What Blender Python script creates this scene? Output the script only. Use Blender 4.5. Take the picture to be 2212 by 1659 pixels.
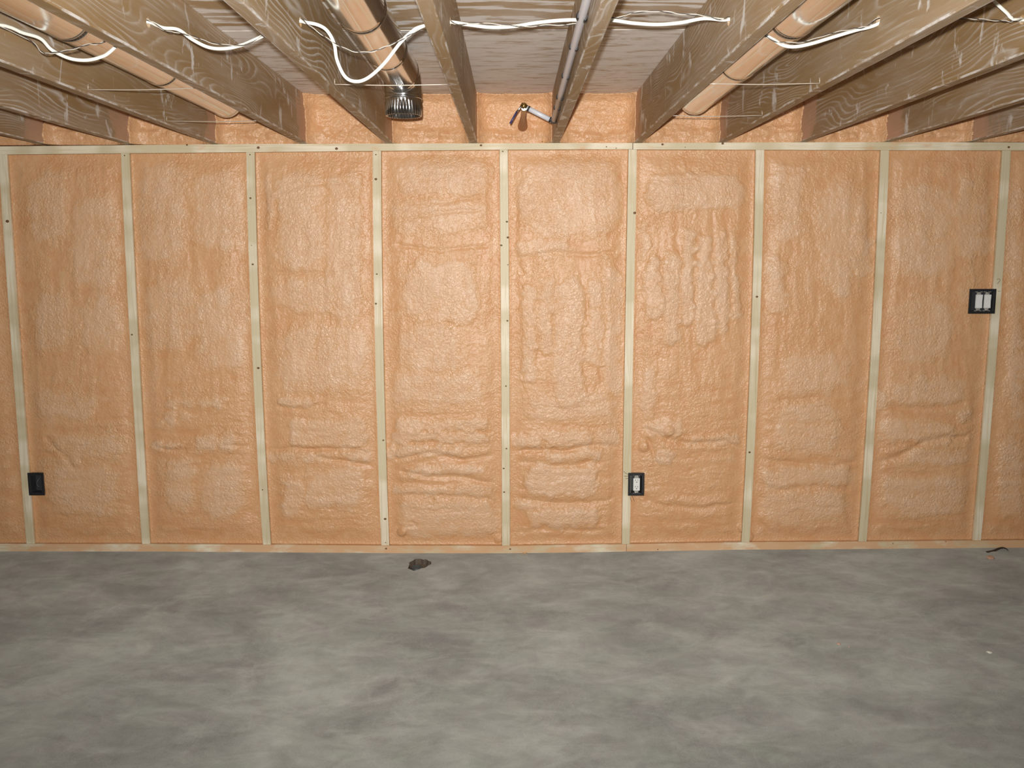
import bpy, bmesh, math, random
import numpy as np
from mathutils import Matrix, Vector

random.seed(7)
IN = 0.0254
for o in list(bpy.data.objects):
    bpy.data.objects.remove(o)
scene = bpy.context.scene
COL = scene.collection

# ------------------------------------------------------------------ camera
F_PX = 1977.65
PITCH, YAW, ROLL = 0.1400, -0.0010, -0.0030
CAM = np.array([0.327, -178.232, 59.133])          # inches; wall framing face is y = 0, floor z = 0


def cam_axes():
    cp, sp = math.cos(PITCH), math.sin(PITCH)
    f = np.array([math.sin(YAW) * cp, math.cos(YAW) * cp, -sp])
    r = np.array([math.cos(YAW), -math.sin(YAW), 0.0])
    u = np.cross(r, f)
    c, s = math.cos(ROLL), math.sin(ROLL)
    return c * r + s * u, -s * r + c * u, f


R_, U_, F_ = cam_axes()
cam_data = bpy.data.cameras.new('camera')
cam = bpy.data.objects.new('camera', cam_data)
COL.objects.link(cam)
M4 = Matrix.Identity(4)
for i in range(3):
    M4[i][0], M4[i][1], M4[i][2], M4[i][3] = R_[i], U_[i], -F_[i], CAM[i] * IN
cam.matrix_world = M4
cam_data.sensor_fit = 'HORIZONTAL'
cam_data.sensor_width = 36.0
cam_data.lens = F_PX / 2212.0 * 36.0
cam_data.clip_start = 0.02
scene.camera = cam

# ------------------------------------------------------------------ world, lights, exposure
world = bpy.data.worlds.new('world')
scene.world = world
world.use_nodes = True
world.node_tree.nodes['Background'].inputs[0].default_value = (0.5, 0.5, 0.5, 1)
world.node_tree.nodes['Background'].inputs[1].default_value = 0.05


def flash_lamp(loc, aim, power, colour):
    """an on-camera flash: a small tube in a wide reflector, its beam wider than it is tall"""
    l = bpy.data.lights.new('flash', 'SPOT')
    l.energy = power
    l.color = colour
    l.shadow_soft_size = 0.016
    l.spot_size = math.radians(160)
    l.spot_blend = 0.3
    l.use_nodes = True
    t = l.node_tree
    em = t.nodes['Emission']
    tc = t.nodes.new('ShaderNodeTexCoord')
    sp = t.nodes.new('ShaderNodeSeparateXYZ')
    t.links.new(tc.outputs['Normal'], sp.inputs[0])

    def mth(op, a, b=None):
        n = t.nodes.new('ShaderNodeMath')
        n.operation = op
        for i, v in enumerate((a, b)):
            if v is None:
                continue
            if isinstance(v, (int, float)):
                n.inputs[i].default_value = v
            else:
                t.links.new(v, n.inputs[i])
        return n.outputs[0]
    fwd = mth('ABSOLUTE', sp.outputs[2])
    res = None
    for k, half in ((0, 47.5), (1, 33.5)):
        ang = mth('ABSOLUTE', mth('ARCTAN2', sp.outputs[k], fwd))
        e = mth('POWER', mth('DIVIDE', ang, math.radians(half)), 3.0)
        g = mth('EXPONENT', mth('MULTIPLY', e, -1.0))
        res = g if res is None else mth('MULTIPLY', res, g)
    t.links.new(res, em.inputs['Strength'])
    o = bpy.data.objects.new('flash', l)
    COL.objects.link(o)
    o.location = loc
    o.rotation_euler = (Vector(aim) - Vector(loc)).to_track_quat('-Z', 'Y').to_euler()
    return o


# the camera's own flash, just above the lens
flash_at = (CAM + R_ * -0.9 + U_ * 2.3 + F_ * -0.4) * IN
flash_lamp(flash_at, (CAM + np.array([0, 100, 3.5])) * IN, 690.0, (1.0, 0.985, 0.95))
# two unseen fill lights, added behind the camera to lift the ambient level
for bx, by in ((-60, -225), (70, -225)):
    pl = bpy.data.lights.new('fill_light', 'POINT')
    pl.energy = 3.0
    pl.color = (1.0, 0.97, 0.92)
    pl.shadow_soft_size = 0.05
    po = bpy.data.objects.new('fill_light', pl)
    COL.objects.link(po)
    po.location = (bx * IN, by * IN, 78 * IN)

scene.view_settings.view_transform = 'Standard'
scene.view_settings.look = 'None'
scene.view_settings.gamma = 1.0
scene.view_settings.exposure = 0.0
scene.view_settings.use_curve_mapping = False


# ------------------------------------------------------------------ coordinate helpers
def pix(px, py, axis, val):
    """point (inches) of the place seen at photo pixel (px,py) on the plane axis = val"""
    d = (px - 1106) / F_PX * R_ + (829.5 - py) / F_PX * U_ + F_
    t = (val - CAM[axis]) / d[axis]
    return CAM + t * d


def to_px(P):
    d = np.asarray(P, float) - CAM
    z = d @ F_
    return np.stack([1106 + F_PX * (d @ R_) / z, 829.5 - F_PX * (d @ U_) / z], -1)


# ------------------------------------------------------------------ numpy noise
def _hash(ix, iy, seed):
    h = (ix.astype(np.int64) * 374761393 + iy.astype(np.int64) * 668265263 + seed * 1442695041) & 0xFFFFFFFF
    h = ((h ^ (h >> 13)) * 1274126177) & 0xFFFFFFFF
    h = (h ^ (h >> 16)) & 0xFFFFFFFF
    return h / 4294967295.0


def noise(x, y, seed=0):
    ix, iy = np.floor(x), np.floor(y)
    fx, fy = x - ix, y - iy
    ux, uy = fx * fx * fx * (fx * (fx * 6 - 15) + 10), fy * fy * fy * (fy * (fy * 6 - 15) + 10)

    def g(ax, ay):
        a = _hash(ix + ax, iy + ay, seed) * 2 * math.pi
        return np.cos(a) * (fx - ax) + np.sin(a) * (fy - ay)
    n = (g(0, 0) * (1 - ux) + g(1, 0) * ux) * (1 - uy) + (g(0, 1) * (1 - ux) + g(1, 1) * ux) * uy
    return n * 1.5


def fbm(x, y, seed=0, octv=4):
    s, a, t = 0, 1.0, 0
    for k in range(octv):
        s = s + a * noise(x * 2 ** k, y * 2 ** k, seed + 17 * k)
        t += a
        a *= 0.5
    return s / t


def worley(x, y, seed=0):
    ix, iy = np.floor(x), np.floor(y)
    best = np.full(x.shape, 9.0)
    for ax in (-1, 0, 1):
        for ay in (-1, 0, 1):
            cx, cy = ix + ax, iy + ay
            dx = cx + _hash(cx, cy, seed) - x
            dy = cy + _hash(cx, cy, seed + 91) - y
            best = np.minimum(best, dx * dx + dy * dy)
    return np.sqrt(best)


def sstep(a, b, x):
    t = np.clip((x - a) / (b - a), 0, 1)
    return t * t * (3 - 2 * t)


# ------------------------------------------------------------------ mesh helpers (all lengths in inches)
class MB:
    def __init__(self):
        self.bm = bmesh.new()

    def box(self, x0, x1, y0, y1, z0, z1, bev=0.0, rot=None, seg=1):
        r = bmesh.ops.create_cube(self.bm, size=1.0)
        vs = r['verts']
        S = Matrix.Diagonal(((x1 - x0), (y1 - y0), (z1 - z0), 1))
        T = Matrix.Translation(((x0 + x1) / 2, (y0 + y1) / 2, (z0 + z1) / 2))
        bmesh.ops.transform(self.bm, matrix=(rot or Matrix.Identity(4)) @ T @ S, verts=vs)
        if bev > 0:
            es = list({e for v in vs for e in v.link_edges})
            bmesh.ops.bevel(self.bm, geom=es, offset=bev, segments=seg, affect='EDGES', profile=0.5)
        return self

    def tube(self, pts, r, n=10, ry=None, up=(0, 0, 1), cap=True):
        """tube along points; r radius sideways, ry radius along up (ellipse)"""
        pts = [Vector(p) for p in pts]
        rings = []
        upv = Vector(up)
        for i, p in enumerate(pts):
            t = (pts[min(i + 1, len(pts) - 1)] - pts[max(i - 1, 0)]).normalized()
            a = t.cross(upv)
            if a.length < 1e-4:
                a = t.cross(Vector((0, 1, 0)))
            a.normalize()
            b = a.cross(t).normalized()
            rr = r[i] if isinstance(r, (list, tuple)) else r
            r2 = ry if ry is not None else rr
            rings.append([self.bm.verts.new(p + a * math.cos(2 * math.pi * k / n) * rr + b * math.sin(2 * math.pi * k / n) * r2) for k in range(n)])
        for A, B in zip(rings, rings[1:]):
            for k in range(n):
                f = self.bm.faces.new((A[k], A[(k + 1) % n], B[(k + 1) % n], B[k]))
                f.smooth = True
        if cap:
            self.bm.faces.new(rings[0][::-1])
            self.bm.faces.new(rings[-1])
        return self

    def lathe(self, prof, n=32, m=None, closed=False, smooth=True):
        """profile of (radius, height) about z, then moved by matrix m"""
        m = m or Matrix.Identity(4)
        rings = []
        for (r, h) in prof:
            if r <= 1e-6:
                rings.append([self.bm.verts.new(m @ Vector((0, 0, h)))])
            else:
                rings.append([self.bm.verts.new(m @ Vector((r * math.cos(2 * math.pi * k / n), r * math.sin(2 * math.pi * k / n), h))) for k in range(n)])
        for A, B in zip(rings, rings[1:]):
            for k in range(n):
                k2 = (k + 1) % n
                if len(A) == 1 and len(B) == 1:
                    continue
                if len(A) == 1:
                    f = self.bm.faces.new((A[0], B[k2], B[k]))
                elif len(B) == 1:
                    f = self.bm.faces.new((A[k], A[k2], B[0]))
                else:
                    f = self.bm.faces.new((A[k], A[k2], B[k2], B[k]))
                f.smooth = smooth
        return self

    def build(self, name, mat, parent=None, loc=None):
        bmesh.ops.recalc_face_normals(self.bm, faces=self.bm.faces)
        me = bpy.data.meshes.new(name)
        off = Vector(loc) if loc is not None else Vector((0, 0, 0))
        for v in self.bm.verts:
            v.co = (v.co - off) * IN
        self.bm.to_mesh(me)
        self.bm.free()
        me.materials.append(mat)
        return link(name, me, parent, off)


def link(name, me, parent=None, off=(0, 0, 0)):
    o = bpy.data.objects.new(name, me)
    COL.objects.link(o)
    off = Vector(off) * IN
    if parent is not None:
        o.parent = parent
        o.location = off - world_loc(parent)
    else:
        o.location = off
    return o


def world_loc(o):
    v = Vector(o.location)
    while o.parent is not None:
        o = o.parent
        v += Vector(o.location)
    return v


def empty(name, loc):
    o = bpy.data.objects.new(name, None)
    o.empty_display_size = 0.05
    COL.objects.link(o)
    o.location = Vector(loc) * IN
    return o


def tag(o, label, cat, group=None):
    o['label'] = label
    o['category'] = cat
    if group:
        o['group'] = group
    return o


def structure(o):
    o['kind'] = 'structure'
    return o


def smooth_path(pts, n=8):
    """Catmull-Rom through the points"""
    P = [np.array(p, float) for p in pts]
    P = [2 * P[0] - P[1]] + P + [2 * P[-1] - P[-2]]
    out = []
    for i in range(1, len(P) - 2):
        for k in range(n):
            t = k / n
            a, b, c, d = P[i - 1], P[i], P[i + 1], P[i + 2]
            out.append(0.5 * (2 * b + (c - a) * t + (2 * a - 5 * b + 4 * c - d) * t * t + (3 * b - a - 3 * c + d) * t ** 3))
    out.append(P[-2])
    return out


# ------------------------------------------------------------------ materials
def srgb(r, g, b):
    def f(c):
        c /= 255.0
        return c / 12.92 if c <= 0.04045 else ((c + 0.055) / 1.055) ** 2.4
    return (f(r), f(g), f(b), 1.0)


class NT:
    def __init__(self, name):
        self.m = bpy.data.materials.new(name)
        self.m.use_nodes = True
        self.t = self.m.node_tree
        self.b = self.t.nodes['Principled BSDF']

    def n(self, typ, **kw):
        nd = self.t.nodes.new(typ)
        for k, v in kw.items():
            if k.startswith('i_'):
                nd.inputs[k[2:].replace('_', ' ')].default_value = v
            else:
                setattr(nd, k, v)
        return nd

    def l(self, a, b):
        self.t.links.new(a, b)

    def coords(self, scale=(1, 1, 1), rnd=True, src='Object'):
        tc = self.n('ShaderNodeTexCoord')
        out = tc.outputs[src]
        if rnd:
            oi = self.n('ShaderNodeObjectInfo')
            mul = self.n('ShaderNodeVectorMath', operation='MULTIPLY_ADD')
            self.l(oi.outputs['Random'], mul.inputs[0])
            mul.inputs[1].default_value = (13.7, 29.3, 7.9)
            self.l(out, mul.inputs[2])
            out = mul.outputs[0]
        return self.scaled(out, scale)

    def scaled(self, out, scale):
        mp = self.n('ShaderNodeVectorMath', operation='MULTIPLY')
        self.l(out, mp.inputs[0])
        mp.inputs[1].default_value = scale
        return mp.outputs[0]

    def noise(self, vec, scale, detail=4, rough=0.55, dist=0.0):
        nd = self.n('ShaderNodeTexNoise')
        nd.inputs['Scale'].default_value = scale
        nd.inputs['Detail'].default_value = detail
        nd.inputs['Roughness'].default_value = rough
        nd.inputs['Distortion'].default_value = dist
        self.l(vec, nd.inputs['Vector'])
        return nd.outputs['Fac']

    def ramp(self, fac, stops, interp='LINEAR'):
        nd = self.n('ShaderNodeValToRGB')
        cr = nd.color_ramp
        cr.interpolation = interp
        while len(cr.elements) < len(stops):
            cr.elements.new(0.5)
        for e, (p, c) in zip(cr.elements, stops):
            e.position = p
            e.color = c if isinstance(c, (tuple, list)) else (c, c, c, 1)
        self.l(fac, nd.inputs[0])
        return nd.outputs[0]

    def mix(self, fac, a, b, blend='MIX'):
        nd = self.n('ShaderNodeMix', data_type='RGBA', blend_type=blend)
        for s, v in ((0, fac), (6, a), (7, b)):
            if hasattr(v, 'is_output') or isinstance(v, bpy.types.NodeSocket):
                self.l(v, nd.inputs[s])
            else:
                nd.inputs[s].default_value = v
        return nd.outputs[2]

    def math(self, op, a, b=None, c=None, clamp=False):
        nd = self.n('ShaderNodeMath', operation=op, use_clamp=clamp)
        for s, v in enumerate((a, b, c)):
            if v is None:
                continue
            if isinstance(v, bpy.types.NodeSocket):
                self.l(v, nd.inputs[s])
            else:
                nd.inputs[s].default_value = v
        return nd.outputs[0]

    def sep(self, vec):
        nd = self.n('ShaderNodeSeparateXYZ')
        self.l(vec, nd.inputs[0])
        return nd.outputs

    def bump(self, h, strength, dist, chain=None):
        nd = self.n('ShaderNodeBump')
        nd.inputs['Strength'].default_value = strength
        nd.inputs['Distance'].default_value = dist
        self.l(h, nd.inputs['Height'])
        if chain is not None:
            self.l(chain, nd.inputs['Normal'])
        return nd.outputs[0]

    def set(self, **kw):
        names = {'color': 'Base Color', 'rough': 'Roughness', 'metal': 'Metallic', 'spec': 'Specular IOR Level', 'normal': 'Normal', 'coat': 'Coat Weight', 'coat_rough': 'Coat Roughness'}
        for k, v in kw.items():
            s = self.b.inputs[names[k]]
            if isinstance(v, bpy.types.NodeSocket):
                self.l(v, s)
            else:
                s.default_value = v
        return self.m


def plain(name, rgb, rough=0.5, metal=0.0, spec=0.5, var=0.12, vscale=60):
    t = NT(name)
    n = t.noise(t.coords(), vscale, 3)
    c2 = tuple(max(0, c * (1 - var)) for c in rgb[:3]) + (1,)
    c1 = tuple(min(1, c * (1 + var)) for c in rgb[:3]) + (1,)
    return t.set(color=t.mix(n, c1, c2), rough=rough, metal=metal, spec=spec)


FOAM_A = (0.745, 0.49, 0.315, 1)
FOAM_B = (0.70, 0.405, 0.21, 1)
FOAM_C = (0.66, 0.335, 0.155, 1)


def mat_foam():
    """closed-cell spray foam: later passes are paler than the first coat, partly own colour, partly painted gloss ('skin' attribute)"""
    t = NT('spray_foam')
    v = t.coords(rnd=False)
    at = t.n('ShaderNodeAttribute', attribute_name='skin_gloss')
    big = t.noise(v, 2.6, 4, 0.6)
    mid = t.noise(v, 17, 5, 0.65)
    fine = t.noise(v, 110, 3, 0.6)
    f = t.math('ADD', t.math('MULTIPLY', big, 0.30), t.math('MULTIPLY', mid, 0.45))
    f = t.math('ADD', f, t.math('MULTIPLY', fine, 0.25))
    f = t.math('ADD', f, t.math('MULTIPLY_ADD', at.outputs['Fac'], 0.26, -0.11))  # raised passes pushed paler than the margins, gloss partly painted into the colour
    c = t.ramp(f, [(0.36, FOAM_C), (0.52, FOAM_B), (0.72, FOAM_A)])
    rough = t.ramp(t.noise(v, 6, 3), [(0.3, 0.24), (0.7, 0.40)])
    wob = t.n('ShaderNodeVectorMath', operation='MULTIPLY_ADD')
    nn = t.n('ShaderNodeTexNoise')
    nn.inputs['Scale'].default_value = 45
    t.l(v, nn.inputs['Vector'])
    t.l(nn.outputs['Color'], wob.inputs[0])
    wob.inputs[1].default_value = (0.022, 0.022, 0.022)
    t.l(v, wob.inputs[2])

    def cells(scale):
        vor = t.n('ShaderNodeTexVoronoi', feature='SMOOTH_F1')
        vor.inputs['Scale'].default_value = scale
        vor.inputs['Smoothness'].default_value = 0.5
        t.l(wob.outputs[0], vor.inputs['Vector'])
        return t.math('SUBTRACT', 1.0, vor.outputs['Distance'])
    mask = t.math('MULTIPLY', t.ramp(t.noise(v, 4.5, 3), [(0.36, 0.45), (0.60, 1.0)]), t.ramp(at.outputs['Fac'], [(0.10, 0.30), (0.45, 1.0)]))
    b1 = t.bump(t.math('MULTIPLY', cells(88), mask), 0.60, 0.006)
    b2 = t.bump(t.math('MULTIPLY', cells(190), mask), 0.50, 0.0028, b1)
    b3 = t.bump(t.noise(v, 420, 3, 0.6), 0.35, 0.0015, b2)
    return t.set(color=c, rough=rough, spec=0.42, normal=b3)


def mat_pine(name, overspray=0.0):
    """pale new framing lumber, grain along local z (studs) or x (plates) picked by the scale"""
    t = NT(name)
    plate = 'plate' in name
    sc = (1.2, 30, 30) if plate else (30, 30, 1.2)
    v = t.coords(sc)
    g = t.noise(v, 2.0, 5, 0.6, 0.4)
    c = t.ramp(g, [(0.30, srgb(216, 200, 166)), (0.52, srgb(238, 228, 204)), (0.72, srgb(208, 188, 150))])
    sc2 = (2.2, 1, 1) if plate else (1, 1, 2.6)
    band = t.noise(t.coords(sc2), 1.6, 2)
    c = t.mix(t.ramp(band, [(0.42, 0.0), (0.52, 0.65)]), c, srgb(200, 186, 148))
    if overspray > 0:
        ov = t.noise(t.coords((6, 6, 14)), 1.0, 4, 0.6)
        m = t.ramp(ov, [(0.62 - overspray * 0.3, 0.0), (0.80 - overspray * 0.3, 0.85)])
        c = t.mix(m, c, FOAM_B)
    b = t.bump(g, 0.12, 0.002)
    return t.set(color=c, rough=0.5, spec=0.4, normal=b)


def mat_joist():
    t = NT('weathered_joist')
    tc = t.n('ShaderNodeTexCoord')
    raw = tc.outputs['Object']
    v = t.coords()
    s = t.sep(raw)
    oi = t.n('ShaderNodeObjectInfo')
    rnd = oi.outputs['Random']
    # growth rings: distance from a pith line that drifts along the board
    n1 = t.noise(t.scaled(v, (2.2, 0.7, 2.2)), 1.0, 2, 0.5)
    n2 = t.noise(t.scaled(v, (2.2, 0.55, 2.2)), 1.3, 2, 0.5)
    ax = t.math('ADD', s[0], t.math('MULTIPLY_ADD', n1, 0.30, -0.15))
    az = t.math('ADD', s[2], t.math('MULTIPLY_ADD', n2, 0.40, -0.32))
    rr = t.math('SQRT', t.math('ADD', t.math('MULTIPLY', ax, ax), t.math('MULTIPLY', az, az)))
    fine = t.noise(t.scaled(v, (70, 2.5, 70)), 1.0, 3, 0.6)
    ph = t.math('ADD', t.math('MULTIPLY', rr, 78.0), t.math('MULTIPLY', fine, 0.5))
    fr = t.math('FRACT', ph)
    line = t.ramp(fr, [(0.0, 1.0), (0.16, 0.35), (0.34, 0.0), (0.86, 0.0), (1.0, 1.0)])
    # white deposit: where the rain washed the boards
    patch = t.ramp(t.noise(t.scaled(v, (5, 1.6, 7)), 1.0, 4, 0.6), [(0.44, 0.04), (0.68, 1.0)])
    streak = t.noise(t.scaled(v, (90, 4, 90)), 1.0, 4, 0.7)
    streak = t.ramp(streak, [(0.50, 0.0), (0.72, 1.0)])
    base = t.mix(t.noise(t.scaled(v, (8, 1.2, 8)), 1.0, 3), srgb(140, 112, 74), srgb(170, 140, 100))
    base = t.mix(t.math('MULTIPLY', streak, 0.25), base, srgb(140, 116, 86))
    white = srgb(226, 221, 216)
    haze = t.ramp(t.noise(t.scaled(v, (4, 1.0, 6)), 0.9, 4, 0.65), [(0.42, 0.0), (0.66, 0.85)])
    haze = t.math('MULTIPLY', haze, t.math('MULTIPLY_ADD', streak, 0.7, 0.3))
    c = t.mix(haze, base, srgb(200, 190, 180))
    c = t.mix(t.math('MULTIPLY', t.math('MULTIPLY', line, patch), 0.75), c, white)
    # drips and daubs of white, running down the faces
    dr = t.noise(t.scaled(v, (11, 12, 7)), 1.0, 5, 0.62, 0.6)
    c = t.mix(t.ramp(dr, [(0.60, 0.0), (0.67, 0.85)]), c, white)
    # worn pale arrises along the lower edge
    ex = t.math('ABSOLUTE', s[0])
    edge = t.math('MULTIPLY', t.math('GREATER_THAN', ex, 0.0150), t.math('LESS_THAN', s[2], 0.0065))
    wear = t.ramp(t.noise(t.scaled(v, (40, 9, 40)), 1.0, 4, 0.65), [(0.46, 0.0), (0.60, 0.9)])
    c = t.mix(t.math('MULTIPLY', edge, wear), c, white)
    # foam overspray near the rim, ragged border
    ybord = t.math('ADD', s[1], t.math('MULTIPLY_ADD', t.noise(t.scaled(v, (6, 6, 6)), 1.0, 3), 0.50, -0.25))
    ov = t.ramp(t.math('MULTIPLY_ADD', ybord, 1.0, 0.5), [(0.26, 0.0), (0.30, 0.55), (0.42, 0.92)])
    ov = t.math('MULTIPLY', ov, t.math('GREATER_THAN', s[2], 0.004))
    c = t.mix(ov, c, (0.62, 0.37, 0.245, 1))
    b = t.bump(t.math('ADD', line, streak), 0.12, 0.002)
    return t.set(color=c, rough=0.55, spec=0.35, normal=b)


def mat_plywood(name, washed):
    t = NT(name)
    v = t.coords()
    # rotary-cut veneer: long streaks along x with flame figure
    warp = t.noise(t.scaled(v, (1.3, 5, 1)), 1.0, 3, 0.5)
    s = t.sep(v)
    u = t.math('ADD', t.math('MULTIPLY', s[1], 9.0), t.math('MULTIPLY', warp, 5.0))
    fr = t.math('PINGPONG', t.math('MULTIPLY', u, 2.0), 1.0)
    flame = t.ramp(fr, [(0.25, 0.0), (0.75, 1.0)])
    st = t.noise(t.scaled(v, (8.0, 30, 1)), 1.0, 6, 0.72, 0.8)
    lo, hi = (0.40, 0.56) if washed else (0.40, 0.54)
    f = t.math('ADD', t.math('MULTIPLY', st, 0.75), t.math('MULTIPLY', flame, 0.06 if washed else 0.30))
    k = t.ramp(f, [(lo, 0.0), (hi, 1.0)])
    pale = srgb(236, 231, 226)
    tan = srgb(178, 150, 114)
    c = t.mix(k, pale, tan)
    blot = t.ramp(t.noise(v, 3.0, 4, 0.6), [(0.45, 0.0), (0.75, 0.5)])
    c = t.mix(blot, c, srgb(238, 234, 230))
    return t.set(color=c, rough=0.65, spec=0.3, normal=t.bump(st, 0.1, 0.002))


def mat_concrete(name, rgbs, rough=(0.5, 0.8)):
    t = NT(name)
    v = t.coords(rnd=False)
    n1 = t.noise(t.scaled(v, (0.9, 1.0, 1)), 1.8, 7, 0.66, 0.5)
    n2 = t.noise(t.scaled(v, (1.0, 1.5, 1)), 7.0, 6, 0.68, 0.8)
    f = t.math('ADD', t.math('MULTIPLY', n1, 0.62), t.math('MULTIPLY', n2, 0.38))
    c = t.ramp(f, [(0.38, rgbs[0]), (0.50, rgbs[1]), (0.62, rgbs[2])])
    wisp = t.noise(t.scaled(v, (1.0, 1.6, 1)), 3.6, 8, 0.72, 0.5)
    c = t.mix(t.ramp(wisp, [(0.50, 0.0), (0.72, 0.42)]), c, srgb(178, 176, 168))
    hue = t.noise(v, 5.5, 4, 0.6)
    c = t.mix(t.ramp(hue, [(0.35, 0.0), (0.65, 0.5)]), c, t.mix(1.0, c, (0.90, 1.0, 0.90, 1), 'MULTIPLY'))
    grit = t.ramp(t.noise(v, 260, 3, 0.7), [(0.35, 0.0), (0.75, 0.16)])
    c = t.mix(grit, c, srgb(206, 204, 198))
    trowel = t.ramp(t.noise(t.scaled(v, (14, 3, 1)), 1.3, 4, 0.6, 2.0), [(0.60, 0.0), (0.85, 0.14)])
    c = t.mix(trowel, c, srgb(205, 204, 198))
    rg = t.ramp(n2, [(0.3, rough[0]), (0.7, rough[1])])
    t.b.inputs['Diffuse Roughness'].default_value = 1.0
    return t.set(color=c, rough=rg, spec=0.25, normal=t.bump(t.noise(v, 90, 4, 0.6), 0.06, 0.003))


def mat_galv():
    t = NT('galvanised_steel')
    v = t.coords()
    vor = t.n('ShaderNodeTexVoronoi')
    vor.inputs['Scale'].default_value = 45
    t.l(v, vor.inputs['Vector'])
    c = t.mix(t.math('MULTIPLY', t.sep(vor.outputs['Color'])[0], 0.25), (0.80, 0.80, 0.80, 1), (0.70, 0.71, 0.72, 1))
    n = t.noise(v, 9, 3)
    return t.set(color=c, metal=1.0, rough=t.ramp(n, [(0.3, 0.10), (0.7, 0.18)]), normal=t.bump(n, 0.04, 0.01))


M = {
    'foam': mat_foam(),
    'stud': mat_pine('pale_stud_lumber', 0.0),
    'plate': mat_pine('pale_plate_lumber', 0.12),
    'sill': mat_pine('pale_plate_lumber_overspray', 0.95),
    'knot': plain('pine_knot', srgb(112, 78, 44), 0.6),
    'joist': mat_joist(),
    'ply_washed': mat_plywood('washed_plywood', True),
    'ply_brown': mat_plywood('brown_plywood', False),
    'floor': mat_concrete('concrete_floor', (srgb(112, 111, 109), srgb(134, 133, 129), srgb(154, 153, 148))),
    'wall': mat_concrete('concrete_wall', (srgb(120, 118, 114), srgb(140, 138, 132), srgb(158, 155, 148))),
    'galv': mat_galv(),
    'cable': plain('white_vinyl', srgb(218, 218, 208), 0.4),
    'thinwire': plain('grey_wire', srgb(186, 178, 166), 0.35, 0.0),
    'darkwire': plain('dark_wire', srgb(58, 52, 48), 0.4),
    'steelwire': plain('steel_wire', srgb(205, 192, 176), 0.35, 0.3),
    'black': plain('black_plastic', srgb(34, 34, 36), 0.45),
    'charcoal': plain('charcoal_plastic', srgb(52, 52, 54), 0.5),
    'inside': plain('dark_grey_plastic', srgb(64, 66, 68), 0.5),
    'white': plain('white_plastic', srgb(232, 232, 228), 0.35, var=0.03),
    'slot': plain('slot_black', srgb(40, 38, 36), 0.6),
    'yoke': plain('zinc_yoke', srgb(176, 172, 166), 0.35, 0.25),
    'screw': plain('bright_screw', srgb(225, 222, 214), 0.2, 1.0),
    'pex': plain('grey_white_pipe', srgb(206, 206, 212), 0.35, var=0.04),
    'brass': plain('brass', srgb(170, 140, 80), 0.28, 0.9),
    'handle': plain('blue_vinyl', srgb(66, 62, 104), 0.4),
    'copper': plain('dull_copper', srgb(176, 128, 88), 0.5, 0.2),
    'chip_foam': plain('foam_chip', srgb(206, 172, 152), 0.6),
    'chip_white': plain('white_chip', srgb(228, 228, 216), 0.6),
    'splinter': plain('wood_splinter', srgb(206, 176, 124), 0.6),
    'dirt': plain('dark_dirt', srgb(96, 84, 72), 0.9, var=0.35, vscale=90),
    'stub': plain('dark_pipe', srgb(70, 74, 74), 0.55),
    'strip': plain('dark_rubber_strip', srgb(48, 44, 42), 0.5),
    'pencil': plain('pencil_mark', srgb(104, 98, 84), 0.7),
}

# ------------------------------------------------------------------ the setting: floor, side walls, back wall
X0, X1, YB = -158.0, 158.0, -262.0       # room extents in inches
DECK = 88.96                             # underside of the subfloor
JZ = 80.13                               # underside of the joists = top of the wall plate
JOISTS = [-120.6, -104.6, -88.4, -72.24, -56.03, -39.16, -22.94, -6.99, 8.53, 24.17, 40.06, 55.39, 71.4, 87.4, 103.4, 119.4]
J = dict(zip('VXYZABCDEFGHIKLM', JOISTS))


def floor_z(x):
    """the slab is not quite level: it dips a little under the middle of the wall"""
    return float(np.interp(x, [-158, -100, -70, -24, 0, 22, 46, 68, 100, 158], [0.25, 0.22, 0.10, -0.36, -0.46, -0.22, 0.16, 0.22, 0.42, 0.5]))


HX, HY = pix(905, 1218, 2, -0.3)[:2]


def apply_boolean(o, cutter, op='DIFFERENCE'):
    md = o.modifiers.new('cut', 'BOOLEAN')
    md.object = cutter
    md.operation = op
    md.solver = 'EXACT'
    bpy.context.view_layer.update()
    dg = bpy.context.evaluated_depsgraph_get()
    me = bpy.data.meshes.new_from_object(o.evaluated_get(dg))
    o.modifiers.clear()
    old = o.data
    o.data = me
    me.name = old.name
    bpy.data.meshes.remove(old)


bm = bmesh.new()
xs = sorted([X0, -100, -84, -70, -58, -47, -36, -30, HX - 3.2, HX + 3.2, -12, -6, 0, 6, 11, 17, 22, 28, 34, 40, 46, 52, 57, 68, 84, 100, X1])
yy = [YB, -200, -160, -130, -100, -75, -50, -30, -18, HY - 4.6, HY + 4.6, 6.0]
top = [[bm.verts.new((x * IN, y * IN, floor_z(x) * IN)) for x in xs] for y in yy]
bot = [[bm.verts.new((x * IN, y * IN, -5 * IN)) for x in xs] for y in (yy[0], yy[-1])]
nx, ny = len(xs), len(yy)
for i in range(nx - 1):
    for j in range(ny - 1):
        bm.faces.new((top[j][i], top[j][i + 1], top[j + 1][i + 1], top[j + 1][i]))
    bm.faces.new((bot[0][i], bot[0][i + 1], top[0][i + 1], top[0][i]))
    bm.faces.new((bot[1][i + 1], bot[1][i], top[-1][i], top[-1][i + 1]))
bm.faces.new([bot[0][i] for i in range(nx - 1, -1, -1)] + [bot[1][i] for i in range(nx)])
bm.faces.new([bot[0][0]] + [top[j][0] for j in range(ny)] + [bot[1][0]])
bm.faces.new([bot[1][-1]] + [top[j][-1] for j in range(ny - 1, -1, -1)] + [bot[0][-1]])
bmesh.ops.recalc_face_normals(bm, faces=bm.faces)
me = bpy.data.meshes.new('floor')
bm.to_mesh(me)
bm.free()
me.materials.append(M['floor'])
floor = structure(link('floor', me))
floor['label'] = 'grey mottled concrete slab floor'

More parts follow.
